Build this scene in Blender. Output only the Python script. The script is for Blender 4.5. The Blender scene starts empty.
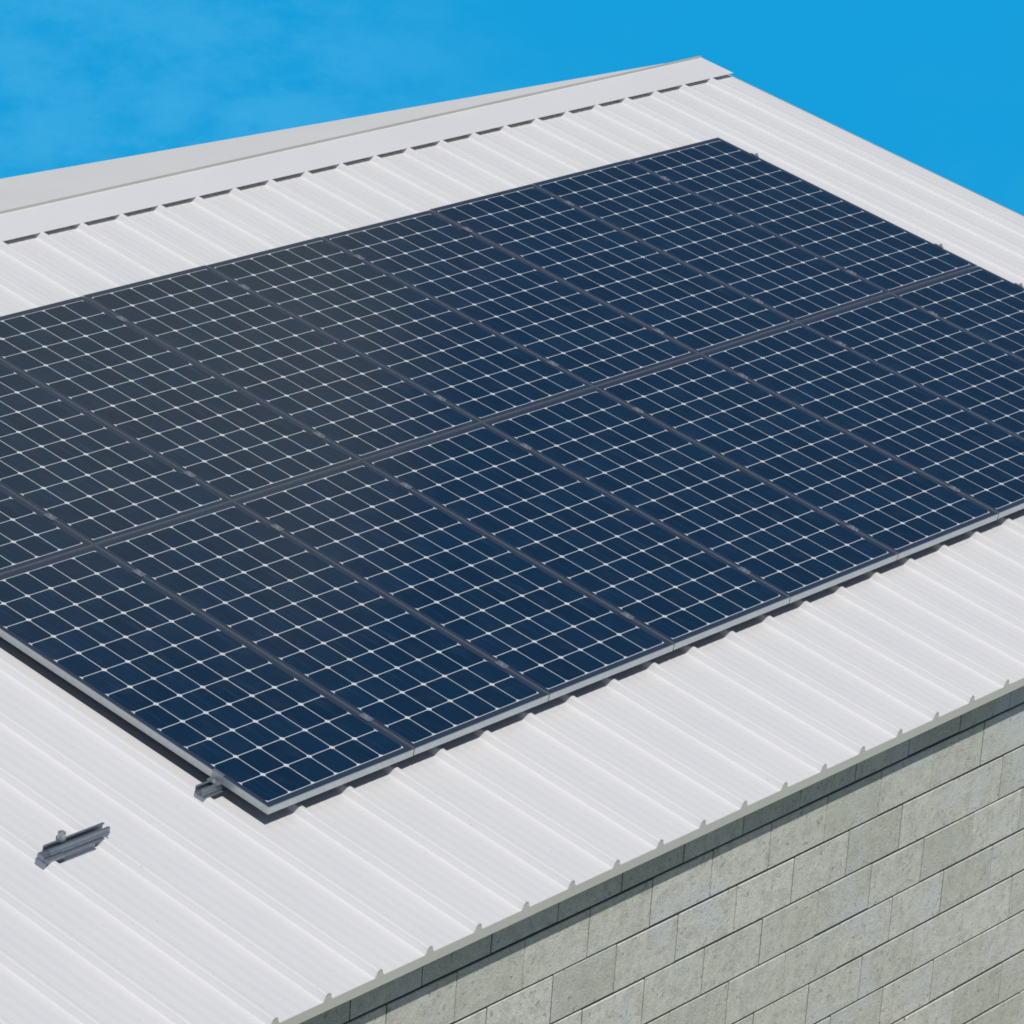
import bpy, bmesh, math, random
from mathutils import Matrix, Vector
random.seed(7)
S = bpy.context.scene
COL = S.collection

# ------------------------------------------------------------------ frames
PITCH = math.radians(10.2)
CP, SP = math.cos(PITCH), math.sin(PITCH)
# roof frame (u along the eave, v up the slope, n off the glass plane) -> world
RM = Matrix(((1, 0, 0, 0), (0, CP, -SP, 0), (0, SP, CP, 0), (0, 0, 0, 1)))
def rf(u, v, n): return RM @ Vector((u, v, n))

PAN = -0.125          # roof pan below the glass plane
RIBH = 0.038
RIBP = 0.3345
RIB0 = -0.09
U0, U1 = -9.0, 10.56
EAVE_Y = -1.245
CREASE_V = 5.622

# ------------------------------------------------------------------ helpers
def link(o, parent=None):
    COL.objects.link(o)
    if parent is not None: o.parent = parent
    return o

def mesh_obj(name, bm, mats, parent=None, smooth=False):
    bmesh.ops.recalc_face_normals(bm, faces=bm.faces[:])
    me = bpy.data.meshes.new(name)
    bm.to_mesh(me); bm.free()
    for m in (mats if isinstance(mats, (list, tuple)) else [mats]):
        me.materials.append(m)
    if smooth:
        for p in me.polygons: p.use_smooth = True
    return link(bpy.data.objects.new(name, me), parent)

def empty(name, loc=(0, 0, 0), rot=(0, 0, 0)):
    o = bpy.data.objects.new(name, None)
    o.empty_display_size = 0.2
    o.location = loc; o.rotation_euler = rot
    return link(o)

def tag(o, label=None, cat=None, group=None, kind=None):
    if label: o['label'] = label
    if cat: o['category'] = cat
    if group: o['group'] = group
    if kind: o['kind'] = kind
    return o

def box(bm, x0, x1, y0, y1, z0, z1, M=None, mat=0):
    vs = [bm.verts.new((x, y, z)) for z in (z0, z1) for y in (y0, y1) for x in (x0, x1)]
    if M is not None:
        for v in vs: v.co = M @ v.co
    fs = []
    for a in ((0, 2, 3, 1), (4, 5, 7, 6), (0, 1, 5, 4), (2, 6, 7, 3), (0, 4, 6, 2), (1, 3, 7, 5)):
        f = bm.faces.new([vs[i] for i in a]); f.material_index = mat; fs.append(f)
    return vs

def prism(bm, ring, a, b):
    """ring of vectors at a, moved by the vector b-a"""
    A = [bm.verts.new(Vector(p) + Vector(a)) for p in ring]
    B = [bm.verts.new(Vector(p) + Vector(b)) for p in ring]
    n = len(ring)
    bm.faces.new(A); bm.faces.new(list(reversed(B)))
    for i in range(n):
        bm.faces.new((A[i], B[i], B[(i + 1) % n], A[(i + 1) % n]))

def cyl(bm, c, axis, r, h, seg=12):
    axis = Vector(axis).normalized()
    t = axis.orthogonal().normalized(); s = axis.cross(t)
    ring = [t * r * math.cos(2 * math.pi * i / seg) + s * r * math.sin(2 * math.pi * i / seg) for i in range(seg)]
    prism(bm, ring, Vector(c), Vector(c) + axis * h)

# ------------------------------------------------------------------ materials
def new_mat(name):
    m = bpy.data.materials.new(name); m.use_nodes = True
    nt = m.node_tree; nt.nodes.clear()
    out = nt.nodes.new('ShaderNodeOutputMaterial')
    b = nt.nodes.new('ShaderNodeBsdfPrincipled')
    nt.links.new(b.outputs[0], out.inputs[0])
    return m, nt, b
def N(nt, t, **kw):
    n = nt.nodes.new(t)
    for k, v in kw.items(): setattr(n, k, v)
    return n
def math_n(nt, op, a, b=None, c=None, clamp=False):
    n = nt.nodes.new('ShaderNodeMath'); n.operation = op; n.use_clamp = clamp
    for i, v in enumerate((a, b, c)):
        if v is None: continue
        if isinstance(v, (int, float)): n.inputs[i].default_value = v
        else: nt.links.new(v, n.inputs[i])
    return n.outputs[0]
def mix_col(nt, f, a, b):
    n = nt.nodes.new('ShaderNodeMix'); n.data_type = 'RGBA'
    for s, v in ((n.inputs[0], f), (n.inputs[6], a), (n.inputs[7], b)):
        if isinstance(v, (int, float)): s.default_value = v
        elif isinstance(v, (tuple, list)): s.default_value = (*v[:3], 1)
        else: nt.links.new(v, s)
    return n.outputs[2]
def ramp(nt, x, p0, p1, v0=0.0, v1=1.0):
    n = nt.nodes.new('ShaderNodeMapRange'); n.interpolation_type = 'SMOOTHSTEP'
    nt.links.new(x, n.inputs[0])
    for i, v in enumerate((p0, p1, v0, v1)): n.inputs[i + 1].default_value = v
    return n.outputs[0]
def coords(nt, scale=(1, 1, 1), kind='Object'):
    tc = nt.nodes.new('ShaderNodeTexCoord'); mp = nt.nodes.new('ShaderNodeMapping')
    nt.links.new(tc.outputs[kind], mp.inputs[0]); mp.inputs['Scale'].default_value = scale
    return mp.outputs[0]
def noise(nt, vec, scale, detail=4, rough=.55):
    n = nt.nodes.new('ShaderNodeTexNoise'); nt.links.new(vec, n.inputs['Vector'])
    n.inputs['Scale'].default_value = scale; n.inputs['Detail'].default_value = detail
    n.inputs['Roughness'].default_value = rough
    return n.outputs['Fac']
def bump(nt, b, h, strength, dist):
    n = nt.nodes.new('ShaderNodeBump'); nt.links.new(h, n.inputs['Height'])
    n.inputs['Strength'].default_value = strength; n.inputs['Distance'].default_value = dist
    nt.links.new(n.outputs[0], b.inputs['Normal'])

# white painted roof steel: chalky, faint run-off streaks, sparse specks
def paint(name, base, dirt, streak=True, rough=.45):
    m, nt, b = new_mat(name)
    v1 = coords(nt, (1, 1, 1)); v2 = coords(nt, (9, .35, 9)); v3 = coords(nt, (1, 1, 1))
    n1 = noise(nt, v1, 1.3, 4); n2 = noise(nt, v2, 2.0, 5, .6); n3 = noise(nt, v3, 60, 2)
    f = math_n(nt, 'MULTIPLY', ramp(nt, n1, .35, .75), .35)
    if streak: f = math_n(nt, 'ADD', f, math_n(nt, 'MULTIPLY', ramp(nt, n2, .42, .75), .22))
    c = mix_col(nt, f, base, dirt)
    sp = ramp(nt, n3, .70, .76)
    c = mix_col(nt, math_n(nt, 'MULTIPLY', sp, .35), c, (.30, .26, .21))
    nt.links.new(c, b.inputs['Base Color'])
    b.inputs['Roughness'].default_value = rough
    b.inputs['Specular IOR Level'].default_value = .35
    wv = noise(nt, coords(nt, (3, .8, 3)), 1.6, 2)
    bump(nt, b, wv, .25, .01)
    return m
M_ROOF = paint('white_roof_paint', (.70, .697, .703), (.65, .652, .662))
M_CAP = paint('white_capping_paint', (.70, .70, .71), (.64, .64, .65), False)
M_FAR = paint('far_white_roof_paint', (.79, .775, .75), (.72, .71, .69), False)  # paler, warmer white than the near slope
M_FASCIA = paint('grey_green_fascia_paint', (.56, .57, .51), (.47, .48, .43), False, .6)
M_HEM = paint('grey_hem_paint', (.45, .45, .41), (.33, .33, .28), False, .6)  # darker greenish grey than the capping

def metal(name, col, rough, metallic=.85):
    m, nt, b = new_mat(name)
    n = noise(nt, coords(nt), 35, 3)
    c = mix_col(nt, n, [x * .82 for x in col], [min(1, x * 1.12) for x in col])
    nt.links.new(c, b.inputs['Base Color'])
    b.inputs['Metallic'].default_value = metallic; b.inputs['Roughness'].default_value = rough
    return m
M_FRAME = metal('anodised_frame', (.54, .585, .60), .33, .88)
M_RAIL = metal('dull_aluminium', (.30, .34, .39), .5, .75)
M_STEEL = metal('zinc_bolt', (.50, .51, .53), .35, .7)
M_CLAMP = metal('clamp_aluminium', (.34, .37, .42), .4, .7)

# silicon cells under glass
def glassy(b, rough=.07):
    b.inputs['Roughness'].default_value = .6
    b.inputs['Specular IOR Level'].default_value = 0.0
    b.inputs['Coat Weight'].default_value = 1.0
    b.inputs['Coat Roughness'].default_value = rough
    b.inputs['Coat IOR'].default_value = 1.34
M_CELL, nt, b = new_mat('silicon_cell')
geo = N(nt, 'ShaderNodeNewGeometry'); oi = N(nt, 'ShaderNodeObjectInfo')
c = mix_col(nt, geo.outputs['Random Per Island'], (.0035, .0200, .051), (.0050, .0270, .066))
c = mix_col(nt, math_n(nt, 'MULTIPLY', oi.outputs['Random'], .5), c, (.0048, .0230, .055))
st = noise(nt, coords(nt, (1, .04, 1)), 70, 2, .5)
c = mix_col(nt, ramp(nt, st, .52, .75, 0, .6), c, (.010, .046, .110))
dust = noise(nt, coords(nt), 5, 5, .65)
c = mix_col(nt, ramp(nt, dust, .45, .8, 0, .03), c, (.30, .30, .29))
nt.links.new(c, b.inputs['Base Color']); glassy(b)
M_BACK, nt, b = new_mat('white_backsheet')
dn = noise(nt, coords(nt), 25, 3)
c = mix_col(nt, dn, (.46, .50, .55), (.76, .79, .81))
nt.links.new(c, b.inputs['Base Color']); glassy(b)

M_BORDER, nt, b = new_mat('slate_border')
b.inputs['Base Color'].default_value = (.030, .046, .082, 1); glassy(b, .15)
M_DARK, nt, b = new_mat('shade_dark_backing')
b.inputs['Base Color'].default_value = (.02, .02, .022, 1); b.inputs['Roughness'].default_value = .6  # near-black to deepen the shade under the panels and the capping

# concrete block
M_BLOCK, nt, b = new_mat('split_grey_concrete_block')
geo = N(nt, 'ShaderNodeNewGeometry'); rpi = geo.outputs['Random Per Island']
co = coords(nt)
big = noise(nt, co, 2.6, 5, .62); mid = noise(nt, co, 14, 6, .7); fine = noise(nt, co, 95, 4, .75)
pits = noise(nt, coords(nt, (1, 1, .75)), 38, 3, .55)
vst = noise(nt, coords(nt, (1, 1, .12)), 16, 4, .6)
c = mix_col(nt, rpi, (.555, .575, .49), (.73, .735, .65))
c = mix_col(nt, ramp(nt, mid, .38, .70, 0, .7), c, (.45, .46, .405))
c = mix_col(nt, ramp(nt, vst, .52, .75, 0, .35), c, (.43, .44, .39))
c = mix_col(nt, ramp(nt, big, .48, .68, 0, .8), c, (.62, .665, .665))
c = mix_col(nt, ramp(nt, pits, .62, .72, 0, .60), c, (.25, .255, .22))
c = mix_col(nt, ramp(nt, fine, .52, .70, 0, .75), c, (.85, .86, .83))
c = mix_col(nt, ramp(nt, fine, .47, .32, 0, .75), c, (.32, .325, .29))
nt.links.new(c, b.inputs['Base Color']); b.inputs['Roughness'].default_value = .95
b.inputs['Specular IOR Level'].default_value = .15
hh = math_n(nt, 'SUBTRACT', math_n(nt, 'ADD', math_n(nt, 'MULTIPLY', fine, .5), mid), ramp(nt, pits, .6, .74, 0, .3))
bump(nt, b, hh, .8, .008)
M_MORTAR, nt, b = new_mat('shade_dark_mortar')
c = mix_col(nt, noise(nt, coords(nt), 40, 4), (.028, .030, .036), (.075, .078, .078))  # near-black: shadow of the joint recess painted into the mortar
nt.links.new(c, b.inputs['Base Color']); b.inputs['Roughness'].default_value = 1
M_GROUND, nt, b = new_mat('dry_grass_and_dirt')
co = coords(nt)
c = mix_col(nt, noise(nt, co, .5, 6), (.09, .10, .05), (.20, .17, .12))
c = mix_col(nt, ramp(nt, noise(nt, co, 8, 6), .4, .7), c, (.12, .115, .075))
nt.links.new(c, b.inputs['Base Color']); b.inputs['Roughness'].default_value = 1
bump(nt, b, noise(nt, co, 15, 6), .8, .05)

# ------------------------------------------------------------------ the building
shed = empty('block_shed', (0, EAVE_Y, -3.63))
tag(shed, 'grey concrete block building under a white ribbed low pitched metal roof', 'building')
SHI = Matrix.Translation((0, -EAVE_Y, 3.63))
def shed_part(name, bm, mats, parent=None, smooth=False):
    if parent is None:
        bm.transform(SHI)
    else:
        bm.transform(SHI)
    return mesh_obj(name, bm, mats, parent or shed, smooth)

# ribbed sheet profile: trapezoid ribs and shallow pan flutes
def profile():
    pts = []
    k0 = math.ceil((U0 - RIB0) / RIBP); k1 = math.floor((U1 - RIB0) / RIBP)
    pts.append((U0, 0))
    for k in range(k0, k1 + 1):
        c = RIB0 + k * RIBP
        seq = [(-.036, 0), (-.029, .003), (-.015, RIBH - .004), (-.009, RIBH), (.009, RIBH), (.015, RIBH - .004), (.029, .003), (.036, 0)]
        for fx in (.105, .1673, .229):
            seq += [(fx - .022, 0), (fx - .010, .0009), (fx + .010, .0009), (fx + .022, 0)]
        for du, h in seq:
            if U0 < c + du < U1: pts.append((c + du, h))
    pts.append((U1, 0))
    return pts
PROF = profile()
V_EAVE = (EAVE_Y + PAN * SP) / CP + .004
bm = bmesh.new()
T = .0012
top = []; VS = [V_EAVE, 1.2, 3.4, CREASE_V - .02]
for v in VS:
    top.append([bm.verts.new(rf(u, v, PAN + h)) for u, h in PROF])
for r in range(len(VS) - 1):
    for i in range(len(PROF) - 1):
        bm.faces.new((top[r][i], top[r][i + 1], top[r + 1][i + 1], top[r + 1][i]))
sheet = shed_part('roof_sheet', bm, M_ROOF)
sol = sheet.modifiers.new('thickness', 'SOLIDIFY'); sol.thickness = .003; sol.offset = -1

# eave flashing: a folded strip whose top follows the ribs (the closed rib ends)
bm = bmesh.new()
yb = EAVE_Y; zp = rf(0, V_EAVE, PAN).z
prev = None
for u, h in PROF:
    hh = h * 1.0
    if 0 < h < .0031: hh = 0
    elif RIBH * .5 < h < RIBH: hh = h * .72
    a = (bm.verts.new((u, yb, zp - .046)), bm.verts.new((u, yb, zp + hh * CP + .0015)),
         bm.verts.new((u, yb + .0035, zp + hh * CP + .0015)), bm.verts.new((u, yb + .0035, zp - .046)))
    if prev:
        for i in range(4):
            j = (i + 1) % 4
            bm.faces.new((prev[i], a[i], a[j], prev[j]))
    prev = a
box(bm, U0, U1, yb + .0035, yb + .20, zp - .046, zp - .043)
shed_part('eave_flashing', bm, M_FASCIA)

# ridge capping: near leaf lying on the ribs, a hemmed lip, far roof slope behind
CZ = rf(0, CREASE_V, -.088)
bm = bmesh.new()
ring = [rf(0, 5.315, PAN + RIBH - .001), rf(0, 5.315, PAN + RIBH + .0022), rf(0, CREASE_V, PAN + RIBH + .0022), rf(0, CREASE_V, PAN + RIBH - .001)]
prism(bm, ring, (U0, 0, 0), (U1 - .02, 0, 0))
cap = shed_part('ridge_cap', bm, M_CAP)
bm = bmesh.new()
box(bm, U0, U1 - .02, CZ.y - .001, CZ.y + .02, CZ.z - .012, CZ.z + .013)
shed_part('hem', bm, M_HEM, cap)
# closure under the capping, painted near-black to deepen the slot shade
bm = bmesh.new()
ring = [rf(0, 5.405, PAN + .001), rf(0, 5.405, PAN + RIBH - .001), rf(0, 5.41, PAN + RIBH - .001), rf(0, 5.41, PAN + .001)]
prism(bm, ring, (U0, 0, 0), (U1 - .03, 0, 0))
shed_part('closure_strip', bm, M_DARK, cap)
# far slope: its eave runs at a slight angle to the ridge
FZ = lambda x, y: CZ.z + .011 - .160 * (y - CZ.y)
FY = lambda x: 5.56 + (10.4 - x) * .1675
bm = bmesh.new()
xs = [U0 + i * (10.15 - U0) / 24 for i in range(25)]
prev = None
for x in xs:
    y0, y1 = CZ.y + .018, max(FY(x), CZ.y + .03)
    z0, z1 = FZ(x, y0), FZ(x, y1)
    a = [bm.verts.new(p) for p in ((x, y0, z0), (x, y1, z1), (x, y1, z1 - .03), (x, y0, z0 - .03))]
    if prev:
        for i in range(4):
            j = (i + 1) % 4
            bm.faces.new((prev[i], a[i], a[j], prev[j]))
    else: bm.faces.new(a)
    prev = a
bm.faces.new(list(reversed(prev)))
shed_part('far_roof_slope', bm, M_FAR)
# barge trim at the right edge
bm = bmesh.new()
ring = [Vector((U1, 0, 0)) + rf(0, V_EAVE, PAN - .045), Vector((U1 + .004, 0, 0)) + rf(0, V_EAVE, PAN - .045),
        Vector((U1 + .004, 0, 0)) + rf(0, V_EAVE, PAN + .004), Vector((U1, 0, 0)) + rf(0, V_EAVE, PAN + .004)]
prism(bm, ring, (0, 0, 0), rf(0, CREASE_V - V_EAVE, 0))
shed_part('barge_trim', bm, M_HEM)

# front block wall, real blocks laid in running bond with shallow bed joints, their shade put into the mortar colour
YW = -1.075; BU, BZ = .486, .2715; Z0 = -.64
wall_e = None
def block(bm, x0, x1, z0, z1, y, c=.0035, depth=.06):
    q = .0008
    f = [bm.verts.new(p) for p in ((x0 + q, y, z0 + c), (x1 - q, y, z0 + c), (x1 - q, y, z1 - c * .6), (x0 + q, y, z1 - c * .9))]
    s = [bm.verts.new(p) for p in ((x0, y + c, z0), (x1, y + c, z0), (x1, y + c, z1), (x0, y + c, z1))]
    k = [bm.verts.new(p) for p in ((x0, y + depth, z0), (x1, y + depth, z0), (x1, y + depth, z1), (x0, y + depth, z1))]
    bm.faces.new(f); bm.faces.new(list(reversed(k)))
    for A, B in ((f, s), (s, k)):
        for i in range(4):
            j = (i + 1) % 4
            bm.faces.new((A[j], A[i], B[i], B[j]))
rng = random.Random(3)
bm = bmesh.new(); bmm = bmesh.new()
XL, XR = -8.8, 10.36
for r in range(-1, 11):
    zt = Z0 - r * BZ + .0            # bed line above course r+1 ; r=-1 is the top course
    zb = zt - BZ
    top_z = zt if r >= 0 else -.40
    ph = .071 if r % 2 else .32
    if r == -1: zt2 = -.40
    else: zt2 = zt
    zb2 = Z0 - (r + 1) * BZ if r >= 0 else Z0
    ph = .071 if (r % 2 == 1 or r == -1) else .32
    k = math.floor((XL - ph) / BU)
    while ph + k * BU < XR:
        a, d = ph + k * BU, ph + (k + 1) * BU
        a2, d2 = max(a, XL), min(d, XR)
        k += 1
        if d2 - a2 < .03: continue
        jy = rng.uniform(-.0018, .0018); jz = rng.uniform(-.0016, .0016); jx = rng.uniform(-.0012, .0012)
        g = rng.uniform(.0032, .0046)
        block(bm, a2 + g + jx, d2 - g + jx, zb2 + .0072 + jz, zt2 - .0072 + jz, YW + jy, c=rng.uniform(.0008, .0042))
        if rng.random() < .8:
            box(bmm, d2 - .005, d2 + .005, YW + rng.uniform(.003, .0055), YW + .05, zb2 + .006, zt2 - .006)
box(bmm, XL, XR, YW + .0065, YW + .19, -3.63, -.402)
front = shed_part('block_wall', bm, M_BLOCK)
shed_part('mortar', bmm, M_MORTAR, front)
# remaining walls (out of the photo's sight, plain block)
bm = bmesh.new()
def poly_wall(bm, pts, off):
    A = [bm.verts.new(p) for p in pts]; B = [bm.verts.new(Vector(p) + Vector(off)) for p in pts]
    bm.faces.new(A); bm.faces.new(list(reversed(B)))
    for i in range(len(A)):
        j = (i + 1) % len(A); bm.faces.new((A[i], B[i], B[j], A[j]))
ya = YW + .195; zu = -.40
yr = CZ.y - .1
poly_wall(bm, [(XR - .2, ya, -3.63), (XR - .2, yr, -3.63), (XR - .2, yr, .72), (XR - .2, ya, zu + .02)], (.2, 0, 0))
yl = FY(XL) - .15
poly_wall(bm, [(XL, ya, -3.63), (XL, yl, -3.63), (XL, yl, FZ(XL, yl) - .06), (XL, CZ.y, .72), (XL, ya, zu + .02)], (.2, 0, 0))
yq = FY(10.0) - .12
poly_wall(bm, [(XL + .205, yl - .03, -3.63), (XR - .205, yq, -3.63), (XR - .205, yq, .70), (XL + .205, yl - .03, FZ(XL, yl) - .06)], (0, -.2, 0))
shed_part('rear_wall', bm, M_BLOCK)

# ------------------------------------------------------------------ solar panels
NP = 9
CU, CV = .159, .159 * 1.14678
W, L = 1.013, 12 * CV + .084
PU, PV = 1.01994, 2.27907
PX0, PY0 = -.0115, -.158
FH = .040
def build_panel():
    root = empty('solar_panel')
    lu, lv = .003, .004
    bm = bmesh.new()
    box(bm, 0, W, 0, lv, -FH, 0); box(bm, 0, W, L - lv, L, -FH, 0)
    box(bm, 0, lu, lv, L - lv, -FH, 0); box(bm, W - lu, W, lv, L - lv, -FH, 0)
    bmesh.ops.bevel(bm, geom=[e for e in bm.edges if all(abs(v.co.z) < 1e-6 for v in e.verts)
                              and (all(v.co.y < 1e-6 for v in e.verts) or all(v.co.y > L - 1e-6 for v in e.verts)
                                   or all(v.co.x < 1e-6 for v in e.verts) or all(v.co.x > W - 1e-6 for v in e.verts))],
                    offset=.0015, segments=1, affect='EDGES')
    mesh_obj('frame', bm, M_FRAME, root)
    bm = bmesh.new()
    box(bm, lu, W - lu, lv, L - lv, -.009, -.0035)
    for f in bm.faces:
        if f.calc_center_median().z < -.0088: f.material_index = 1
    mu, mv = (W - 6 * CU) / 2, (L - 12 * CV) / 2
    g = .0026; cu = .0120; cv = .0135
    bc = bmesh.new()
    for i in range(6):
        for j in range(12):
            x0, x1 = mu + i * CU + g, mu + (i + 1) * CU - g
            y0, y1 = mv + j * CV + g, mv + (j + 1) * CV - g
            z = -.0025
            ps = [(x0 + cu, y0), (x1 - cu, y0), (x1, y0 + cv), (x1, y1 - cv), (x1 - cu, y1), (x0 + cu, y1), (x0, y1 - cv), (x0, y0 + cv)]
            bc.faces.new([bc.verts.new((x, y, z)) for x, y in ps])
    # grey-blue border between the cells and the frame
    bb = bmesh.new()
    a0, a1, b0, b1 = lu, W - lu, lv, L - lv
    c0, c1, d0, d1 = mu + .0022, W - mu - .0022, mv - .002, L - mv + .002
    zz = -.0025
    O = [bb.verts.new((x, y, zz)) for x, y in ((a0, b0), (a1, b0), (a1, b1), (a0, b1))]
    I = [bb.verts.new((x, y, zz)) for x, y in ((c0, d0), (c1, d0), (c1, d1), (c0, d1))]
    for i in range(4):
        j = (i + 1) % 4; bb.faces.new((O[i], O[j], I[j], I[i]))
    mesh_obj('border', bb, M_BORDER, root)
    back = mesh_obj('backsheet', bm, [M_BACK, M_DARK], root)
    mesh_obj('cell_grid', bc, M_CELL, root)
    return root
ORD = ['first', 'second', 'third', 'fourth', 'fifth', 'sixth', 'seventh', 'eighth', 'ninth']
def copy_tree(o, parent=None):
    c = o.copy(); COL.objects.link(c)
    if parent is not None: c.parent = parent
    for ch in list(o.children): copy_tree(ch, c)
    return c
proto = build_panel()
rp = random.Random(11)
first = True
for row in range(2):
    for n in range(NP):
        o = proto if first else copy_tree(proto)
        first = False
        p = rf(PX0 + n * PU, PY0 + row * PV, rp.uniform(-.0012, .0012))
        o.location = p
        o.rotation_euler = (PITCH + rp.uniform(-.0012, .0012), rp.uniform(-.0015, .0015), 0)
        if row == 0:
            lab = f'{ORD[n]} dark blue solar panel of the front row, counted from the near left corner'
        else:
            lab = f'{ORD[NP - 1 - n]} dark solar panel of the upper row, counted from the far right corner'
        tag(o, lab, 'solar panel', 'solar panels mounted in two rows on the white roof')

# ------------------------------------------------------------------ short mounting rails
RT = -.0415; RBASE = PAN + RIBH + .0012; RB = RBASE
def channel(bm, l):
    h = RT - RBASE; w = .05; t = .0035
    box(bm, 0, l, -w / 2, w / 2, 0, t)
    box(bm, 0, l, -w / 2, -w / 2 + t, t, h); box(bm, 0, l, w / 2 - t, w / 2, t, h)
    box(bm, 0, l, -w / 2 + t, -w / 2 + .012, h - t, h); box(bm, 0, l, w / 2 - .012, w / 2 - t, h - t, h)
    box(bm, 0, l, -w / 2 - .006, -w / 2, .018, .022)          # moulded line on the near wall
    box(bm, 0, l * .9, -w / 2 - .012, -w / 2, 0, .003)             # foot flange
def hexbolt(bm, x, y, z, s=1.0):
    cyl(bm, (x, y, z), (0, 0, 1), .011 * s, .003 * s, 16)
    cyl(bm, (x, y, z + .003 * s), (0, 0, 1), .0085 * s, .008 * s, 6)
    cyl(bm, (x, y, z + .011 * s), (0, 0, 1), .004 * s, .006 * s, 10)
def rail(u, v, l, label, clamp=None, loose=False):
    RB = RBASE
    """clamp: (kind, u) with kind 'mid', 'left', 'right'"""
    root = empty('mounting_rail', rf(u, v, RB), (PITCH, 0, 0))
    tag(root, label, 'mounting rail', 'short aluminium rails clamping the panels to the roof')
    bm = bmesh.new(); channel(bm, l); mesh_obj('channel', bm, M_RAIL, root)
    h = RT - RBASE
    top = -RB          # glass plane above rail base
    if clamp:
        kind, cu = clamp; x = cu - u
        bm = bmesh.new()
        if kind == 'mid':
            box(bm, x - .021, x + .021, -.034, .034, top + .0005, top + .0045)
            box(bm, x - .006, x + .006, -.028, .028, h, top + .0005)
        else:
            s = 1 if kind == 'left' else -1
            xs = sorted((x - s * .032, x - s * .004))
            box(bm, xs[0], xs[1], -.034, .034, h + .0005, h + .005)      # foot on the rail
            xw = sorted((x - s * .0045, x - s * .0015))
            box(bm, xw[0], xw[1], -.034, .034, h + .005, top + .0005)    # upright
            xl = sorted((x - s * .0045, x + s * .012))
            box(bm, xl[0], xl[1], -.034, .034, top + .0005, top + .006) # lip over the frame
        cl = mesh_obj('clamp', bm, M_CLAMP, root)
        bm = bmesh.new()
        if kind == 'mid': hexbolt(bm, x, 0, top + .0045, .75)
        elif kind == 'right': hexbolt(bm, x + .022, 0, top - .012, 1.5)
        else: hexbolt(bm, x - s * .019, 0, h + .005, .85)
        mesh_obj('bolt', bm, M_STEEL, cl)
    if loose:
        # end bracket and standing clamp bolt of the bare rail
        bm = bmesh.new()
        lo_ = PAN + .001 - RB
        box(bm, .040, .285, -.0272, -.0238, lo_ + .006, -.0005)                # apron hanging between the two ribs
        box(bm, .062, .285, -.040, -.0272, lo_, lo_ + .003)
        box(bm, -.040, -.004, -.036, .020, lo_, -.006)                  # block under the left end
        box(bm, -.034, -.002, -.024, .018, -.006, .020)
        box(bm, -.034, .075, -.050, -.0275, .0005, .012)                # lug passing over the rib
        mesh_obj('foot_bracket', bm, M_RAIL, root)
        bm = bmesh.new()
        cyl(bm, (.105, .02, h - .002), (0, 0, 1), .024, .012, 16)
        b1 = mesh_obj('washer', bm, M_RAIL, root)
        bm = bmesh.new()
        cyl(bm, (.105, .02, h + .010), (0, 0, 1), .021, .026, 6)
        cyl(bm, (.105, .02, h + .036), (0, 0, 1), .010, .007, 10)
        mesh_obj('bolt', bm, M_STEEL, root)
    return root
ROWN = ['front row', 'upper row']
for row in range(2):
    for end, vv in (('lower', .17), ('upper', 1.780)):
        v = vv + row * PV
        for n in range(0, NP + 1):
            uj = PX0 + n * PU - (PU - W) / 2
            if n == 0:
                if not (row == 0 and end == 'lower'): continue
                rail(-.125, v + .01, .43, 'short rail end poking out left of the near panel corner with an end clamp', ('left', PX0))
            elif n == NP:
                ue = PX0 + (NP - 1) * PU + W
                if row == 0 and end == 'lower': continue          # beyond the right edge of the photo
                rail(ue - .40, v, .43, f'rail stub with end clamp at the right edge of the {ROWN[row]}, {end} end', ('right', ue))
            else:
                if (row == 0 and end == 'lower' and n > 6) or (row == 1 and end == 'upper' and n < 3): continue
                if row == 0:
                    lab = f'clamp rail in {ORD[n-1]} joint from the near left corner, {end} end of front row'
                else:
                    lab = f'clamp rail in {ORD[NP-1-n]} joint from the far right corner, {end} end of upper row'
                rail(uj - .2, v, .4, lab, ('mid', uj))
rail(-1.098, .176, .37, 'bare dark aluminium rail with an upright bolt lying alone on the white roof', None, True)

# ------------------------------------------------------------------ the ground: a hill top that falls away behind
bm = bmesh.new()
def gz(x, y):
    d = max(0, (x - 14.5)) * .75 + max(0, (y - 11.5)) * .75
    d2 = max(0, math.hypot(x + 4, y + 4) - 45) * .12
    return -3.64 - (d * d / (d + 2.0) if d > 0 else 0) - d2
xs = [-90 + i * 3 for i in range(50)]; ys = [-90 + i * 3 for i in range(48)]
g = [[bm.verts.new((x, y, gz(x, y))) for x in xs] for y in ys]
for j in range(len(ys) - 1):
    for i in range(len(xs) - 1):
        bm.faces.new((g[j][i], g[j][i + 1], g[j + 1][i + 1], g[j + 1][i]))
tag(mesh_obj('ground', bm, M_GROUND, None, True), kind='structure')

# ------------------------------------------------------------------ light and sky
SUN = Vector((-.40, -.531, .92)).normalized()
ELEV = math.asin(SUN.z); AZ = math.atan2(SUN.x, SUN.y)
ld = bpy.data.lights.new('sun', 'SUN'); ld.energy = 3.2; ld.angle = math.radians(.53); ld.color = (1, .965, .91)
lo = bpy.data.objects.new('sun', ld); COL.objects.link(lo)
lo.rotation_mode = 'QUATERNION'; lo.rotation_quaternion = SUN.to_track_quat('Z', 'Y'); lo.location = (-10, -14, 24)

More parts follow.
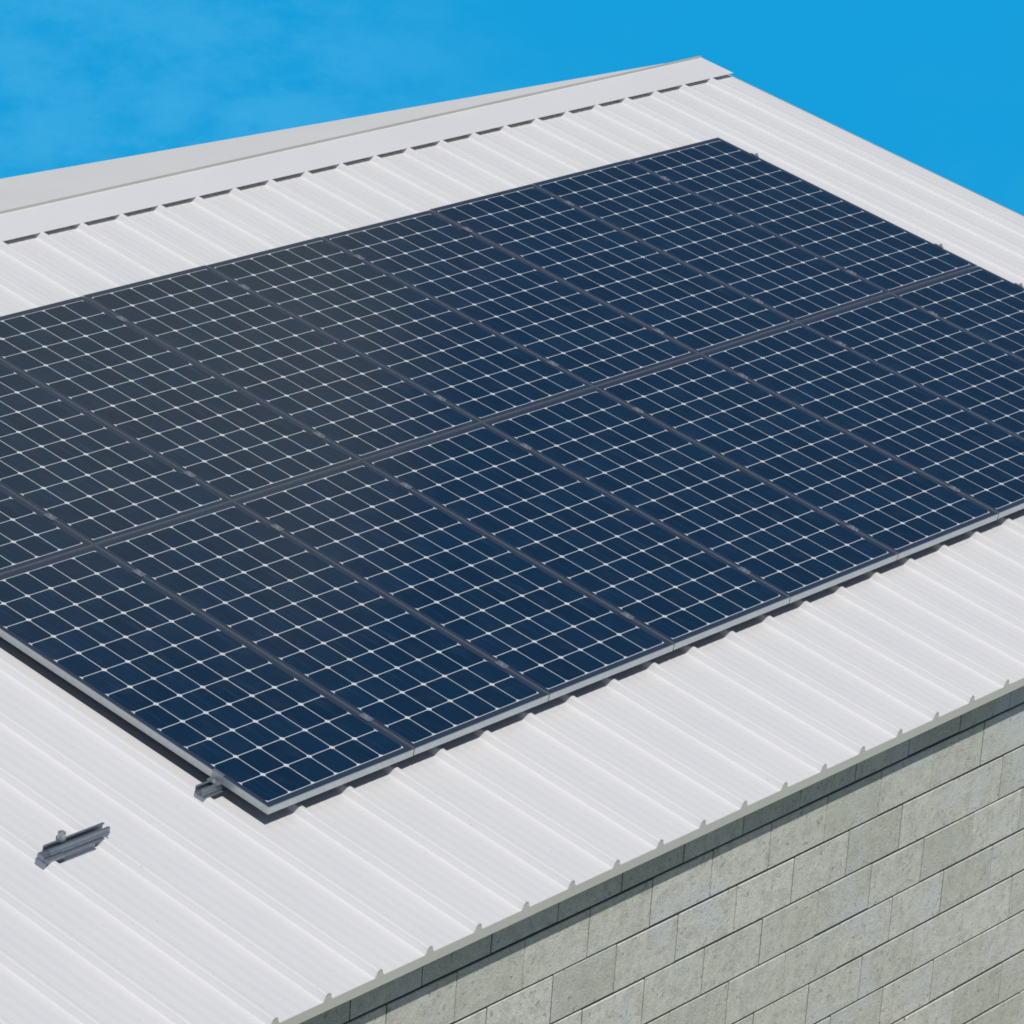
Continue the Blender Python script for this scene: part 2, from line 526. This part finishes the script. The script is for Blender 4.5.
w = bpy.data.worlds.new('World'); S.world = w; w.use_nodes = True
nt = w.node_tree; nt.nodes.clear()
out = nt.nodes.new('ShaderNodeOutputWorld'); bg = nt.nodes.new('ShaderNodeBackground')
nt.links.new(bg.outputs[0], out.inputs[0])
tc = nt.nodes.new('ShaderNodeTexCoord'); dirv = tc.outputs['Generated']
sep = nt.nodes.new('ShaderNodeSeparateXYZ'); nt.links.new(dirv, sep.inputs[0]); z = sep.outputs[2]
sky = nt.nodes.new('ShaderNodeTexSky'); sky.sky_type = 'NISHITA'; sky.sun_disc = False
sky.sun_elevation = ELEV; sky.sun_rotation = AZ; sky.air_density = 1.0; sky.dust_density = .6; sky.ozone_density = 1.5
nt.links.new(dirv, sky.inputs[0])
BG = .06
bg.inputs[1].default_value = BG
def k(c): return tuple(x / BG for x in c)
# thin high cloud
cl = noise(nt, coords(nt, (1, 1, 2.2), 'Generated'), 2.4, 6, .6)
clf = math_n(nt, 'MULTIPLY', ramp(nt, cl, .50, .75), ramp(nt, z, .05, .4))
c = mix_col(nt, math_n(nt, 'MULTIPLY', clf, .08), sky.outputs[0], k((.55, .56, .58)))
# unseen olive-grey sky patch, added to grey the upper left panels' reflection
dp = nt.nodes.new('ShaderNodeVectorMath'); dp.operation = 'DOT_PRODUCT'
nt.links.new(dirv, dp.inputs[0]); dp.inputs[1].default_value = Vector((.668, .540, .512)).normalized()
edge = math_n(nt, 'ADD', dp.outputs['Value'], math_n(nt, 'MULTIPLY', math_n(nt, 'SUBTRACT', noise(nt, coords(nt, (1, 1, 1), 'Generated'), 14, 4), .5), .010))
refl_patch = ramp(nt, edge, .9940, .9992)
c = mix_col(nt, math_n(nt, 'MULTIPLY', refl_patch, .95), c, k((.40, .375, .24)))
# clear saturated blue low down, with faint cirrus
ci = noise(nt, coords(nt, (1, 1, 2.0), 'Generated'), 6, 7, .62)
low = mix_col(nt, ramp(nt, ci, .46, .74, 0, .45), k((.0085, .342, .715)), k((.040, .405, .76)))
dq = nt.nodes.new('ShaderNodeVectorMath'); dq.operation = 'DOT_PRODUCT'
nt.links.new(dirv, dq.inputs[0]); dq.inputs[1].default_value = Vector((.672, .700, -.255)).normalized()
wisp = math_n(nt, 'MULTIPLY', ramp(nt, dq.outputs['Value'], .9915, .9995), ramp(nt, noise(nt, coords(nt, (1, 1, 2.0), 'Generated'), 34, 8, .66), .34, .68))
low = mix_col(nt, math_n(nt, 'MULTIPLY', wisp, .55), low, k((.065, .44, .79)))
c = mix_col(nt, ramp(nt, z, -.13, .04, 1, 0), c, low)
nt.links.new(c, bg.inputs[0])

# ------------------------------------------------------------------ camera
cd = bpy.data.cameras.new('camera'); cam = bpy.data.objects.new('camera', cd); COL.objects.link(cam)
F = 3829.7806771851615
R = Matrix(((0.64608851, -0.73760704, 0.19622815), (-0.22276152, -0.42812387, -0.87583518), (0.73003215, 0.52215497, -0.44091638)))
Cr = Vector((-11.93396745, -9.66891357, 9.24452844))
r3 = RM.to_3x3()
X = r3 @ R[0]; Y = -(r3 @ R[1]); Z = -(r3 @ R[2])
m = Matrix.Identity(4)
for i in range(3):
    m[i][0], m[i][1], m[i][2] = X[i], Y[i], Z[i]
m.translation = r3 @ Cr
cam.matrix_world = m
cd.sensor_fit = 'HORIZONTAL'; cd.sensor_width = 36; cd.lens = 36 * F / 1024
cd.clip_start = .5; cd.clip_end = 2000
S.camera = cam
S.cycles.filter_width = 1.75
S.view_settings.view_transform = 'Standard'; S.view_settings.look = 'None'
S.view_settings.gamma = 1; S.view_settings.exposure = 0
